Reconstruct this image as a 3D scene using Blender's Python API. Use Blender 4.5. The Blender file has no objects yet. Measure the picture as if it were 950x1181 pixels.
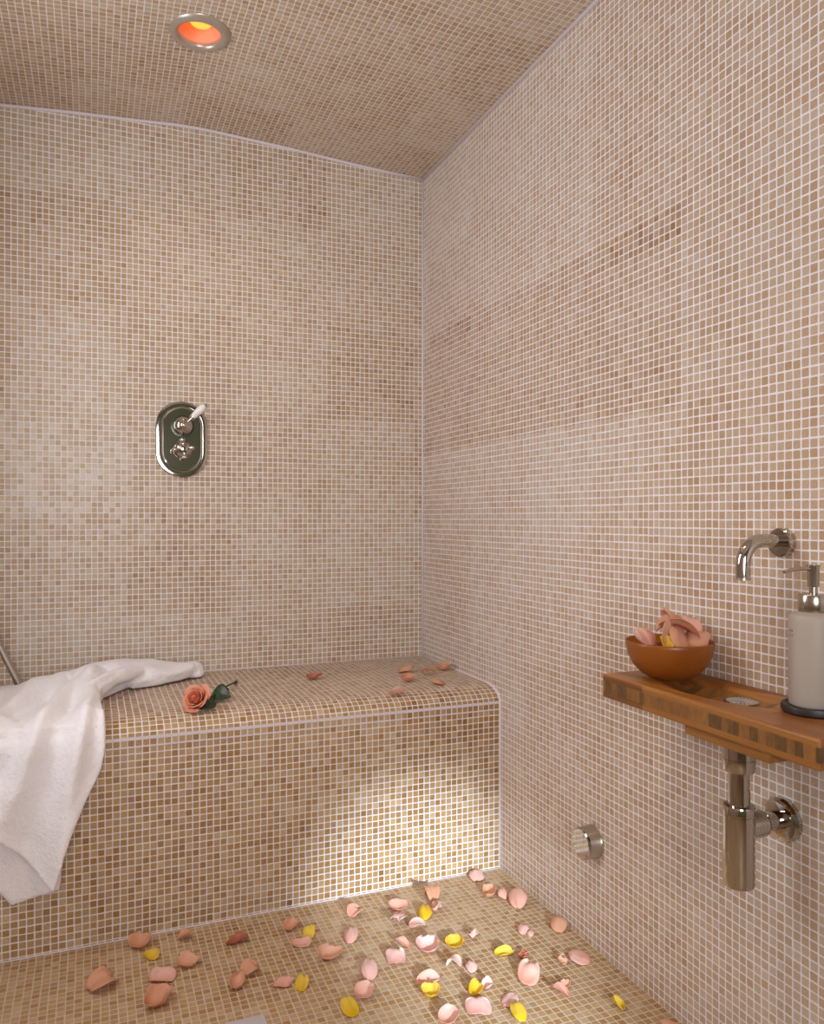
import bpy, bmesh, math, random
from mathutils import Vector, Matrix, noise
PI = math.pi
S = bpy.context.scene
COL = S.collection
rnd = random.Random(7)

# ------------------------------------------------------------------ camera geometry
F, CX, CY = 904.0, 475.0, 598.0                 # focal length and horizon in photo pixels (950 x 1181)
TAN = (475 - 106) / F
YC = 1 / math.sqrt(1 + TAN * TAN); YS = TAN * YC
H = (1001 - CY) / F * 2.25                      # eye height
XR, YB, YW, HB = 1.0853, 1.9872, 2.5573, 0.5168 # right wall, bench front, back wall, bench top
XL, YF = -0.62, -1.25                           # left wall, front wall
P = 0.0167                                      # mosaic pitch

def ray(x, y):
    a = (x - CX) / F
    return Vector((a * YC + YS, -a * YS + YC, (CY - y) / F))
def on_z(x, y, z):
    r = ray(x, y); return r * ((z - H) / r.z) + Vector((0, 0, H))
def lin(h):
    h = h.lstrip('#')
    def f(c): return c / 12.92 if c <= 0.04045 else ((c + 0.055) / 1.055) ** 2.4
    return tuple(f(int(h[i:i + 2], 16) / 255) for i in (0, 2, 4)) + (1.0,)

# ------------------------------------------------------------------ helpers
def tag(o, label, cat, group=None, kind=None):
    o['label'] = label; o['category'] = cat
    if group: o['group'] = group
    if kind: o['kind'] = kind
    return o
def thing(name, loc, label, cat, group=None):
    o = bpy.data.objects.new(name, None); COL.objects.link(o)
    o.location = loc; o.empty_display_size = 0.02
    return tag(o, label, cat, group)
def base_of(o):
    while o.parent: o = o.parent
    return Vector(o.location)
def obj(name, bm, m, parent=None, sharp=35, recalc=True, origin=None):
    """link a bmesh given in world coordinates as ONE mesh object"""
    off = base_of(parent) if parent else (Vector(origin) if origin is not None else Vector((0, 0, 0)))
    if recalc: bmesh.ops.recalc_face_normals(bm, faces=bm.faces)
    bmesh.ops.translate(bm, verts=bm.verts, vec=-off)
    me = bpy.data.meshes.new(name); bm.to_mesh(me); bm.free()
    for p in me.polygons: p.use_smooth = True
    if sharp: me.set_sharp_from_angle(angle=math.radians(sharp))
    o = bpy.data.objects.new(name, me); COL.objects.link(o)
    me.materials.append(m)
    if parent: o.parent = parent
    elif origin is not None: o.location = off
    return o
def frame(axis):
    z = Vector(axis).normalized()
    up = Vector((0, 0, 1)) if abs(z.z) < 0.95 else Vector((0, 1, 0))
    x = up.cross(z).normalized(); y = z.cross(x)
    return x, y, z
def lathe(bm, prof, org, axis=(0, 0, 1), n=40, cap=True):
    x, y, z = frame(axis); org = Vector(org); rings = []
    for r, h in prof:
        if r < 1e-6:
            rings.append([bm.verts.new(org + z * h)])
        else:
            rings.append([bm.verts.new(org + z * h + x * (r * math.cos(2 * PI * i / n)) + y * (r * math.sin(2 * PI * i / n))) for i in range(n)])
    for a, b in zip(rings, rings[1:]):
        for i in range(n):
            j = (i + 1) % n
            if len(a) == 1 and len(b) == 1: continue
            if len(a) == 1: bm.faces.new((a[0], b[j], b[i]))
            elif len(b) == 1: bm.faces.new((a[i], a[j], b[0]))
            else: bm.faces.new((a[i], a[j], b[j], b[i]))
    if cap:
        for r in (rings[0], rings[-1]):
            if len(r) > 2:
                try: bm.faces.new(r)
                except ValueError: pass
    return bm
def tube(bm, pts, rad, n=20, cap=True):
    pts = [Vector(p) for p in pts]
    if not isinstance(rad, (list, tuple)): rad = [rad] * len(pts)
    rings = []; prev = None
    for k, p in enumerate(pts):
        d = (pts[min(k + 1, len(pts) - 1)] - pts[max(k - 1, 0)]).normalized()
        if prev is None: x, y, _ = frame(d)
        else:
            x = (prev - d * prev.dot(d)).normalized(); y = d.cross(x)
        prev = x
        rings.append([bm.verts.new(p + (x * math.cos(2 * PI * i / n) + y * math.sin(2 * PI * i / n)) * rad[k]) for i in range(n)])
    for a, b in zip(rings, rings[1:]):
        for i in range(n):
            j = (i + 1) % n; bm.faces.new((a[i], a[j], b[j], b[i]))
    if cap: bm.faces.new(rings[0]); bm.faces.new(rings[-1])
    return bm
def box(bm, lo, hi):
    (x0, y0, z0), (x1, y1, z1) = lo, hi
    v = [bm.verts.new(p) for p in ((x0, y0, z0), (x1, y0, z0), (x1, y1, z0), (x0, y1, z0), (x0, y0, z1), (x1, y0, z1), (x1, y1, z1), (x0, y1, z1))]
    for f in ((0, 3, 2, 1), (4, 5, 6, 7), (0, 1, 5, 4), (1, 2, 6, 5), (2, 3, 7, 6), (3, 0, 4, 7)): bm.faces.new([v[i] for i in f])
    return bm
def bevel(o, w, seg=3, ang=35):
    m = o.modifiers.new('bevel', 'BEVEL'); m.width = w; m.segments = seg; m.limit_method = 'ANGLE'; m.angle_limit = math.radians(ang)
    return o
def lerp(a, b, t): return a + (b - a) * t
def sstep(e0, e1, x):
    t = max(0.0, min(1.0, (x - e0) / (e1 - e0))); return t * t * (3 - 2 * t)
def interp(x, xs, ys):
    if x <= xs[0]: return ys[0]
    for i in range(len(xs) - 1):
        if x <= xs[i + 1]: return lerp(ys[i], ys[i + 1], (x - xs[i]) / (xs[i + 1] - xs[i]))
    return ys[-1]
def catmull(pts, n):
    out = []
    pts = [Vector(p) for p in pts]
    for i in range(len(pts) - 1):
        p0 = pts[max(i - 1, 0)]; p1 = pts[i]; p2 = pts[i + 1]; p3 = pts[min(i + 2, len(pts) - 1)]
        for k in range(n):
            t = k / n
            out.append(0.5 * ((2 * p1) + (p2 - p0) * t + (2 * p0 - 5 * p1 + 4 * p2 - p3) * t * t + (3 * p1 - p0 - 3 * p2 + p3) * t ** 3))
    out.append(pts[-1]); return out

# ------------------------------------------------------------------ materials
def new_mat(name):
    m = bpy.data.materials.new(name); m.use_nodes = True
    nt = m.node_tree; b = nt.nodes['Principled BSDF']
    return m, nt, b
def plain(name, col, rough=0.5, metal=0.0, spec=0.5, **kw):
    m, nt, b = new_mat(name)
    b.inputs['Base Color'].default_value = lin(col) if isinstance(col, str) else col
    b.inputs['Roughness'].default_value = rough; b.inputs['Metallic'].default_value = metal
    b.inputs['Specular IOR Level'].default_value = spec
    for k, v in kw.items(): b.inputs[k.replace('_', ' ')].default_value = v
    return m
class NT:
    """short-hand for wiring shader nodes"""
    def __init__(s, nt): s.nt = nt
    def n(s, t, **kw):
        x = s.nt.nodes.new(t)
        for k, v in kw.items(): setattr(x, k, v)
        return x
    def put(s, sock, v):
        if hasattr(v, 'is_output'): s.nt.links.new(v, sock)
        else: sock.default_value = v
    def math(s, op, a, b=0.0, c=None, clamp=False):
        x = s.n('ShaderNodeMath', operation=op, use_clamp=clamp); s.put(x.inputs[0], a); s.put(x.inputs[1], b)
        if c is not None: s.put(x.inputs[2], c)
        return x.outputs[0]
    def vmath(s, op, a, b=(0, 0, 0), scale=None):
        x = s.n('ShaderNodeVectorMath', operation=op); s.put(x.inputs[0], a); s.put(x.inputs[1], b)
        if scale is not None: s.put(x.inputs['Scale'], scale)
        return x.outputs['Vector']
    def mix(s, fac, a, b):
        x = s.n('ShaderNodeMix', data_type='RGBA'); s.put(x.inputs[0], fac); s.put(x.inputs[6], a); s.put(x.inputs[7], b); return x.outputs[2]
    def mul(s, fac, a, b):
        x = s.n('ShaderNodeMix', data_type='RGBA', blend_type='MULTIPLY'); s.put(x.inputs[0], fac); s.put(x.inputs[6], a); s.put(x.inputs[7], b); return x.outputs[2]
    def ramp(s, fac, stops, mode='LINEAR'):
        x = s.n('ShaderNodeValToRGB'); e = x.color_ramp.elements; x.color_ramp.interpolation = mode
        while len(e) < len(stops): e.new(0.5)
        for k, (p, c) in enumerate(stops): e[k].position = p; e[k].color = lin(c) if isinstance(c, str) else c
        s.put(x.inputs[0], fac); return x.outputs[0]
    def white(s, v, dims='3D', w=None):
        x = s.n('ShaderNodeTexWhiteNoise', noise_dimensions=dims); s.put(x.inputs['Vector'], v)
        if w is not None: s.put(x.inputs['W'], w)
        return x
    def noise(s, v, scale, detail=2.0, rough=0.5):
        x = s.n('ShaderNodeTexNoise'); s.put(x.inputs['Vector'], v); s.put(x.inputs['Scale'], scale)
        s.put(x.inputs['Detail'], detail); s.put(x.inputs['Roughness'], rough); return x.outputs['Fac']
    def step(s, a, b, x):
        m = s.n('ShaderNodeMapRange', interpolation_type='SMOOTHSTEP'); s.put(m.inputs[0], x); s.put(m.inputs[1], a); s.put(m.inputs[2], b); return m.outputs[0]

TILE_WALL = [(0.0, 'CBBCAC'), (0.30, 'C3AC94'), (0.55, 'BA9D80'), (0.78, 'AF8D6B'), (0.92, 'A07B56'), (1.0, '8E6843')]
TILE_TAN = [(0.0, 'CABDAB'), (0.30, 'C2AE93'), (0.55, 'B99F7E'), (0.78, 'AE906B'), (0.92, '9F7E56'), (1.0, '8C6B43')]
TILE_BROWN = [(0.0, 'C4AB8C'), (0.22, 'B79A72'), (0.48, 'AB885B'), (0.72, '9E784B'), (0.90, '8F693D'), (1.0, '7A5730')]

def tile_mat(name, seed, ramp, grout='EAE6F0', grout2='E0D6CE', shift=0.0, bands=None, var=0.42, rough=0.32):
    m, nt, b = new_mat(name); q = NT(nt)
    uv = q.n('ShaderNodeUVMap').outputs[0]
    off = q.vmath('ADD', uv, (10.0 + seed * 0.0041, 10.0 + seed * 0.0023, 0))
    wob = q.n('ShaderNodeTexNoise'); q.put(wob.inputs['Vector'], off); q.put(wob.inputs['Scale'], 9.0); q.put(wob.inputs['Detail'], 1.0)
    w2 = q.vmath('SCALE', q.vmath('SUBTRACT', wob.outputs['Color'], (0.5, 0.5, 0.5)), scale=0.0018)
    w2 = q.vmath('MULTIPLY', w2, (1, 1, 0))
    g = q.vmath('SCALE', q.vmath('ADD', off, w2), scale=1 / P)
    cell = q.vmath('FLOOR', g); fr = q.vmath('FRACTION', g)
    rn = q.white(q.vmath('ADD', cell, (seed * 17.3, seed * 5.1, 0)))
    rv, rc = rn.outputs['Value'], rn.outputs['Color']
    sheet = q.white(q.vmath('FLOOR', q.vmath('MULTIPLY', q.vmath('ADD', cell, (seed * 3, seed * 5, 0)), (1 / 19, 1 / 19, 1)))).outputs['Value']
    lowf = q.noise(cell, 0.11, 1.0)
    # small irregularities in size and position of every tile
    j = q.vmath('SCALE', q.vmath('SUBTRACT', rc, (0.5, 0.5, 0.5)), scale=0.05)
    d = q.n('ShaderNodeSeparateXYZ'); q.put(d.inputs[0], q.vmath('ABSOLUTE', q.vmath('ADD', q.vmath('SUBTRACT', fr, (0.5, 0.5, 0)), j)))
    px = q.math('POWER', q.math('MULTIPLY', d.outputs[0], 2), 9); py = q.math('POWER', q.math('MULTIPLY', d.outputs[1], 2), 9)
    r = q.math('MULTIPLY', q.math('POWER', q.math('ADD', px, py), 1 / 9), 0.5)
    gm = q.step(0.397, 0.445, r)                        # 1 in the grout
    v = q.math('ADD', q.math('MULTIPLY', q.math('SUBTRACT', rv, 0.5), var), 0.45 + shift)
    v = q.math('ADD', v, q.math('MULTIPLY', q.math('SUBTRACT', sheet, 0.5), 0.30))
    v = q.math('ADD', v, q.math('MULTIPLY', q.math('SUBTRACT', lowf, 0.5), 0.45))
    if bands:                                           # batches of darker or paler sheets, (axis, lo, hi, amount)
        sp = q.n('ShaderNodeSeparateXYZ'); q.put(sp.inputs[0], uv)
        for lo, hi, u0, amt in bands:
            t = q.math('MULTIPLY', q.math('GREATER_THAN', sp.outputs[1], lo), q.math('LESS_THAN', sp.outputs[1], hi))
            t = q.math('MULTIPLY', t, q.math('LESS_THAN', sp.outputs[0], u0))
            v = q.math('ADD', v, q.math('MULTIPLY', t, amt))
    col = q.ramp(v, ramp)
    hue = q.white(q.vmath('ADD', cell, (3.7, seed, 9.1))).outputs['Value']
    col = q.mix(q.math('MULTIPLY', q.step(0.72, 1.0, hue), 0.28), col, lin('BFAAA4'))
    col = q.mix(q.math('MULTIPLY', q.step(0.28, 0.0, hue), 0.22), col, lin('ADA595'))
    mott = q.noise(g, 3.1, 3.0)
    col = q.mul(0.22, col, q.ramp(mott, [(0.3, (0.55, 0.55, 0.55, 1)), (0.7, (1.2, 1.2, 1.2, 1))]))
    gcol = q.mix(q.noise(g, 0.35, 2.0), lin(grout), lin(grout2))
    q.put(b.inputs['Base Color'], q.mix(gm, col, gcol))
    q.put(b.inputs['Roughness'], q.math('ADD', q.math('MULTIPLY', gm, 0.85 - rough), q.math('ADD', rough, q.math('MULTIPLY', rv, 0.12))))
    b.inputs['Specular IOR Level'].default_value = 0.4
    bp = q.n('ShaderNodeBump'); bp.inputs['Strength'].default_value = 0.35; bp.inputs['Distance'].default_value = 0.0012
    hgt = q.math('ADD', q.math('SUBTRACT', 1.0, q.step(0.38, 0.46, r)), q.math('MULTIPLY', q.noise(g, 0.8, 1.0), 0.35))
    q.put(bp.inputs['Height'], hgt); q.put(b.inputs['Normal'], bp.outputs[0])
    return m

M = {}
M['wall_back'] = tile_mat('mosaic back wall', 1, TILE_TAN, shift=0.06)
M['wall_right'] = tile_mat('mosaic right wall', 2, TILE_WALL, grout='EFECF8', shift=-0.08, bands=[(1.2295, 1.6303, -1.24, 0.30), (1.4299, 1.6303, -1.10, -0.03)])
M['wall_left'] = tile_mat('mosaic left wall', 3, TILE_WALL, shift=0.05)
M['ceiling'] = tile_mat('mosaic ceiling', 4, TILE_TAN, grout='DAD2D4', shift=0.10)
M['floor'] = tile_mat('mosaic floor', 5, TILE_BROWN, grout='C9B9A6', grout2='C0AD98', shift=0.02, var=0.5, rough=0.28)
M['bench'] = tile_mat('mosaic bench', 6, TILE_BROWN, grout='DED8DC', shift=0.0, var=0.62, rough=0.28)
M['grout'] = plain('pale grout', 'D9D0D6', 0.8)
M['paint'] = plain('sage green paint', '9DB09A', 0.7)
M['chrome'] = plain('chrome', 'BDB8B0', 0.07, 1.0)
M['nickel'] = plain('satin nickel', 'B9B2A6', 0.28, 1.0)
M['steel'] = plain('brushed steel', 'B0A89A', 0.24, 1.0)
M['porcelain'] = plain('white porcelain', 'F1ECE8', 0.12)
M['dark'] = plain('dark rubber', '2B2623', 0.45)
M['black_groove'] = plain('groove', '3A4038', 0.3, 1.0)
M['stem'] = plain('rose stem', '3D4A2A', 0.5)

def petal_mat(name, inner, outer, trans=0.35, sub=0.0):
    m, nt, b = new_mat(name); q = NT(nt)
    uv = q.n('ShaderNodeUVMap').outputs[0]
    sp = q.n('ShaderNodeSeparateXYZ'); q.put(sp.inputs[0], uv)
    vein = q.noise(q.vmath('MULTIPLY', uv, (14, 2.0, 1)), 2.0, 3.0)
    oi = q.n('ShaderNodeObjectInfo').outputs['Random']
    t = q.math('ADD', q.math('MULTIPLY', sp.outputs[1], 0.75), q.math('MULTIPLY', q.math('SUBTRACT', vein, 0.5), 0.5))
    t = q.math('ADD', t, q.math('MULTIPLY', q.math('SUBTRACT', oi, 0.5), 0.35), clamp=True)
    c = q.mix(t, lin(inner), lin(outer))
    q.put(b.inputs['Base Color'], c); b.inputs['Roughness'].default_value = 0.5; b.inputs['Specular IOR Level'].default_value = 0.3
    tr = q.n('ShaderNodeBsdfTranslucent'); q.put(tr.inputs[0], c)
    mx = q.n('ShaderNodeMixShader'); mx.inputs[0].default_value = trans
    nt.links.new(b.outputs[0], mx.inputs[1]); nt.links.new(tr.outputs[0], mx.inputs[2])
    nt.links.new(mx.outputs[0], nt.nodes['Material Output'].inputs[0])
    return m
M['salmon'] = petal_mat('salmon petal', 'E6AC88', 'EDC2A8')
M['pink'] = petal_mat('pink petal', 'EFB49E', 'F6D8CD')
M['pale'] = petal_mat('pale pink petal', 'F0BCAE', 'FAE8E6')
M['yellow'] = petal_mat('yellow petal', 'EAC01A', 'F6E372')
M['dusty'] = petal_mat('dusty petal', 'CC7E5E', 'D89C82')
M['peach'] = petal_mat('peach rose', 'E0805A', 'F3AF90', 0.25)
M['rose_heart'] = petal_mat('rose heart', 'D4684A', 'EA9674', 0.2)

def leaf_mat():
    m, nt, b = new_mat('rose leaf'); q = NT(nt)
    uv = q.n('ShaderNodeUVMap').outputs[0]
    c = q.ramp(q.noise(uv, 9.0, 3.0), [(0.3, '1F2B1C'), (0.7, '34452B')])
    q.put(b.inputs['Base Color'], c); b.inputs['Roughness'].default_value = 0.38
    return m
M['leaf'] = leaf_mat()

def wood_mat():
    m, nt, b = new_mat('laminated hardwood'); q = NT(nt)
    pos = q.n('ShaderNodeNewGeometry').outputs['Position']
    wob = q.n('ShaderNodeTexNoise'); q.put(wob.inputs['Vector'], pos); q.put(wob.inputs['Scale'], 14.0); q.put(wob.inputs['Detail'], 2.0)
    pw = q.vmath('ADD', pos, q.vmath('SCALE', q.vmath('SUBTRACT', wob.outputs['Color'], (0.5, 0.5, 0.5)), scale=0.004))
    s = q.n('ShaderNodeSeparateXYZ'); q.put(s.inputs[0], pw)
    grain = q.noise(q.vmath('MULTIPLY', pos, (90, 5, 120)), 1.0, 4.0, 0.6)
    strip = q.math('FLOOR', q.math('DIVIDE', s.outputs[0], 0.026))
    cs = q.n('ShaderNodeCombineXYZ'); q.put(cs.inputs[0], strip)
    q.put(cs.inputs[1], q.math('FLOOR', q.math('ADD', q.math('DIVIDE', s.outputs[1], 0.21), q.math('MULTIPLY', strip, 0.37))))
    rs = q.white(cs.outputs[0]).outputs['Value']
    long_ = q.ramp(q.math('ADD', q.math('MULTIPLY', rs, 0.42), q.math('MULTIPLY', grain, 0.66)), [(0.20, '55331A'), (0.42, '825026'), (0.62, '99642E'), (0.85, 'AE7A3E')])
    dn = q.noise(q.vmath('MULTIPLY', pos, (0, 26, 0)), 1.0, 1.0)
    yy = q.math('ADD', q.math('DIVIDE', s.outputs[1], 0.016), q.math('MULTIPLY', dn, 2.4))
    cb = q.n('ShaderNodeCombineXYZ'); q.put(cb.inputs[0], q.math('FLOOR', yy))
    rb = q.white(cb.outputs[0]).outputs['Value']
    g2 = q.noise(q.vmath('MULTIPLY', pos, (20, 130, 60)), 1.0, 4.0, 0.65)
    cross = q.ramp(q.math('ADD', q.math('MULTIPLY', rb, 0.45), q.math('MULTIPLY', g2, 0.62)), [(0.20, '4E3A22'), (0.45, '694B28'), (0.65, '84592B'), (0.9, '986A35')])
    mid = q.math('MULTIPLY', q.step(0.6705, 0.6735, s.outputs[2]), q.step(0.6950, 0.6920, s.outputs[2]))
    q.put(b.inputs['Base Color'], q.mix(mid, long_, cross))
    q.put(b.inputs['Roughness'], q.math('ADD', 0.26, q.math('MULTIPLY', grain, 0.18)))
    b.inputs['Specular IOR Level'].default_value = 0.5
    bp = q.n('ShaderNodeBump'); bp.inputs['Strength'].default_value = 0.12; bp.inputs['Distance'].default_value = 0.001
    q.put(bp.inputs['Height'], grain); q.put(b.inputs['Normal'], bp.outputs[0])
    return m
M['wood'] = wood_mat()

def towel_mat():
    m, nt, b = new_mat('white terry'); q = NT(nt)
    pos = q.n('ShaderNodeTexCoord').outputs['Object']
    n1 = q.noise(pos, 420.0, 3.0, 0.6); n2 = q.noise(pos, 90.0, 3.0, 0.6)
    b.inputs['Base Color'].default_value = lin('F7F4F8'); b.inputs['Roughness'].default_value = 0.95
    b.inputs['Specular IOR Level'].default_value = 0.1
    b.inputs['Sheen Weight'].default_value = 0.35; b.inputs['Sheen Roughness'].default_value = 0.5
    bp = q.n('ShaderNodeBump'); bp.inputs['Strength'].default_value = 0.8; bp.inputs['Distance'].default_value = 0.004
    q.put(bp.inputs['Height'], q.math('ADD', q.math('MULTIPLY', n1, 0.5), n2)); q.put(b.inputs['Normal'], bp.outputs[0])
    return m
M['towel'] = towel_mat()

def glass_mat(name, col, trans, rough):
    m, nt, b = new_mat(name)
    b.inputs['Base Color'].default_value = lin(col); b.inputs['Roughness'].default_value = rough
    b.inputs['Transmission Weight'].default_value = trans; b.inputs['IOR'].default_value = 1.45
    return m
M['bottle'] = glass_mat('frosted bottle', 'C4BAAE', 0.40, 0.5)
M['amber'] = glass_mat('amber bowl', 'CE8634', 0.75, 0.34)
def glow(name, col, strength):
    m, nt, b = new_mat(name)
    b.inputs['Base Color'].default_value = lin('F08A3A')
    b.inputs['Emission Color'].default_value = lin(col); b.inputs['Emission Strength'].default_value = strength
    return m
M['bulb'] = glow('lamp bulb', 'FFA23A', 1.5)
M['lamp_can'] = plain('copper coloured reflector', 'F0AC90', 0.45, 0.1)

# ------------------------------------------------------------------ the room
def shell(name, verts, faces, uvs, m, label, cat):
    me = bpy.data.meshes.new(name); me.from_pydata([tuple(v) for v in verts], [], faces); me.update()
    uvl = me.uv_layers.new(name='UVMap')
    for p in me.polygons:
        for li in p.loop_indices: uvl.data[li].uv = uvs[me.loops[li].vertex_index]
    me.materials.append(m)
    o = bpy.data.objects.new(name, me); COL.objects.link(o)
    return tag(o, label, cat, kind='structure')

CXS = [XL, -0.247, -0.06, 0.134, 0.235, 0.30, 0.364, 0.595, 0.798, 0.93, XR]
CZS = [2.168, 2.2035, 2.2190, 2.2310, 2.2385, 2.2405, 2.2395, 2.2290, 2.2165, 2.2095, 2.2045]
def ceil_z(x): return interp(x, CXS, CZS)

# floor
shell('floor', [(XL, YF, 0), (XR, YF, 0), (XR, YB + 0.02, 0), (XL, YB + 0.02, 0)], [(0, 1, 2, 3)],
      [(XL, YF), (XR, YF), (XR, YB + 0.02), (XL, YB + 0.02)], M['floor'], 'brown mosaic tiled shower floor scattered with petals', 'floor')
def wall(name, pts, uvs, m, label):
    return shell(name, pts, [tuple(range(len(pts)))], uvs, m, label, 'wall')
bx = [XL, XR] + list(reversed(CXS))
bz = [0, 0] + [ceil_z(x) for x in reversed(CXS)]
wall('wall_back', [(x, YW, z) for x, z in zip(bx, bz)], list(zip(bx, bz)), M['wall_back'], 'beige mosaic tiled back wall carrying the oval shower valve')
wall('wall_right', [(XR, YF, 0), (XR, YW, 0), (XR, YW, CZS[-1]), (XR, YF, CZS[-1])], [(-YF, 0), (-YW, 0), (-YW, CZS[-1]), (-YF, CZS[-1])], M['wall_right'], 'pinkish beige mosaic tiled right wall behind the wooden basin')
wall('wall_left', [(XL, YF, 0), (XL, YW, 0), (XL, YW, CZS[0]), (XL, YF, CZS[0])], [(YF, 0), (YW, 0), (YW, CZS[0]), (YF, CZS[0])], M['wall_left'], 'beige mosaic tiled left wall outside the picture')
wall('wall_front', [(x, YF, z) for x, z in zip(bx, bz)], list(zip(bx, bz)), M['paint'], 'sage green painted wall behind the viewer')

# ceiling, shallowly vaulted, with a round hole for the recessed lamp
LC = Vector((0.2533, 2.050)); LR = 0.0575
vs, fs, us = [], [], []
arc = [0.0]
for i in range(1, len(CXS)): arc.append(arc[-1] + math.hypot(CXS[i] - CXS[i - 1], CZS[i] - CZS[i - 1]))
def cv(x, y):
    vs.append((x, y, ceil_z(x))); us.append((interp(x, CXS, arc), y)); return len(vs) - 1
sq = (0.134, 0.364, 1.93, 2.17)
for i in range(len(CXS) - 1):
    x0, x1 = CXS[i], CXS[i + 1]
    ys = [YF, sq[2], sq[3], YW]
    for k in range(3):
        if k == 1 and x0 >= sq[0] - 1e-6 and x1 <= sq[1] + 1e-6: continue
        fs.append((cv(x0, ys[k]), cv(x0, ys[k + 1]), cv(x1, ys[k + 1]), cv(x1, ys[k])))
N = 96
outer, inner = [], []
angs = sorted([2 * PI * i / N for i in range(N)] + [math.atan2(y - LC.y, x - LC.x) % (2 * PI) for x in sq[:2] for y in sq[2:]]
              + [math.atan2(y - LC.y, x - LC.x) % (2 * PI) for x in (0.235, 0.30) for y in sq[2:]])
for a in angs:
    dx, dy = math.cos(a), math.sin(a); t = 9
    for lim, dd, cc in ((sq[0], dx, LC.x), (sq[1], dx, LC.x), (sq[2], dy, LC.y), (sq[3], dy, LC.y)):
        if abs(dd) > 1e-9:
            tt = (lim - cc) / dd
            if tt > 0: t = min(t, tt)
    outer.append(cv(LC.x + dx * t, LC.y + dy * t)); inner.append(cv(LC.x + dx * LR, LC.y + dy * LR))
for i in range(len(angs)):
    j = (i + 1) % len(angs); fs.append((outer[i], outer[j], inner[j], inner[i]))
shell('ceiling', vs, fs, us, M['ceiling'], 'shallow vaulted beige mosaic ceiling with one recessed lamp', 'ceiling')

# tiled bench with a rounded front edge, built in
prof = [(YW, HB), (2.3, HB), (YB + 0.086, HB)]
for k in range(1, 11):
    a = k / 10 * PI / 2; prof.append((YB + 0.086 - 0.086 * math.sin(a), HB - 0.040 + 0.040 * math.cos(a)))
prof.append((YB, 0.0))
s = [0.0]
for a, b_ in zip(prof, prof[1:]): s.append(s[-1] + math.dist(a, b_))
nose_s = s[-2]
s = [(x - nose_s) + 40 * P - 0.0023 * 6 + 0.0 for x in s]
vs = []; us = []; fs = []
for x in (XL, XR):
    for (y, z), q_ in zip(prof, s): vs.append((x, y, z)); us.append((x, q_))
n = len(prof)
for i in range(n - 1): fs.append((i, i + 1, n + i + 1, n + i))
bench = shell('trim_1', vs, fs, us, M['bench'], 'built-in mosaic bench with rounded front edge along the back wall', 'bench')
for p in bench.data.polygons: p.use_smooth = True

# pale grout lines in the corners
def bead(name, pts, r, label, d=None):
    bm = bmesh.new(); tube(bm, pts, r, n=8); o = obj(name, bm, M['grout'], sharp=0)
    return tag(o, label, 'grout line', kind='structure')
bead('trim_2', [(XR - .001, YW - .001, HB), (XR - .001, YW - .001, CZS[-1])], 0.0042, 'pale grout line in the vertical corner of back and right walls')
bead('trim_3', [(x, YW - .001, ceil_z(x) - .001) for x in CXS], 0.0052, 'pale grout line between back wall and ceiling')
bead('trim_4', [(XR - .001, YF, CZS[-1] - .001), (XR - .001, YW, CZS[-1] - .001)], 0.0062, 'pale grout line between right wall and ceiling')
bead('trim_5', [(XR, y, z) for y, z in prof], 0.0040, 'pale grout line where the bench meets the right wall')
bead('trim_6', [(XL, YW - .001, HB + .001), (XR, YW - .001, HB + .0005)], 0.0022, 'pale grout line between bench top and back wall')
bead('trim_7', [(XL, YB, .0008), (XR, YB, .0008)], 0.0018, 'pale grout line at the foot of the bench')
bm = bmesh.new(); box(bm, (XL, YB - 0.0008, HB - 0.0445), (XR - .003, YB + 0.002, HB - 0.0370))
tag(obj('trim_8', bm, M['grout']), 'broad pale grout line under the rounded edge of the bench', 'grout line', kind='structure')

bm = bmesh.new(); box(bm, (XL, YB - 0.0006, HB - 0.0625), (XR - .003, YB + 0.002, HB - 0.0588))
tag(obj('trim_9', bm, M['grout']), 'thin pale grout line one tile below the rounded edge of the bench', 'grout line', kind='structure')

# ------------------------------------------------------------------ recessed lamp
LZ = 2.2395
t = thing('recessed_lamp', (LC.x, LC.y, LZ), 'round metal recessed ceiling lamp glowing orange', 'lamp')
bm = lathe(bmesh.new(), [(0.052, 0.004), (0.0525, -0.003), (0.056, -0.0085), (0.062, -0.0105), (0.070, -0.0085), (0.0765, -0.004), (0.079, 0.001), (0.079, 0.006)], (LC.x, LC.y, LZ), n=64, cap=False)
obj('rim', bm, plain('pale satin metal', 'B9AEA2', 0.32, 0.55), t, sharp=0)
bm = lathe(bmesh.new(), [(0.0545, 0.0), (0.052, 0.020), (0.046, 0.040), (0.036, 0.056), (0.0, 0.060)], (LC.x, LC.y, LZ), n=64, cap=False)
obj('reflector', bm, M['lamp_can'], t, sharp=0)
bm = lathe(bmesh.new(), [(0.0, 0.020), (0.015, 0.022), (0.026, 0.027), (0.031, 0.034), (0.026, 0.046), (0.014, 0.058)], (LC.x + 0.004, LC.y + 0.004, LZ), n=40)
obj('bulb', bm, M['bulb'], t, sharp=0)

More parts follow.
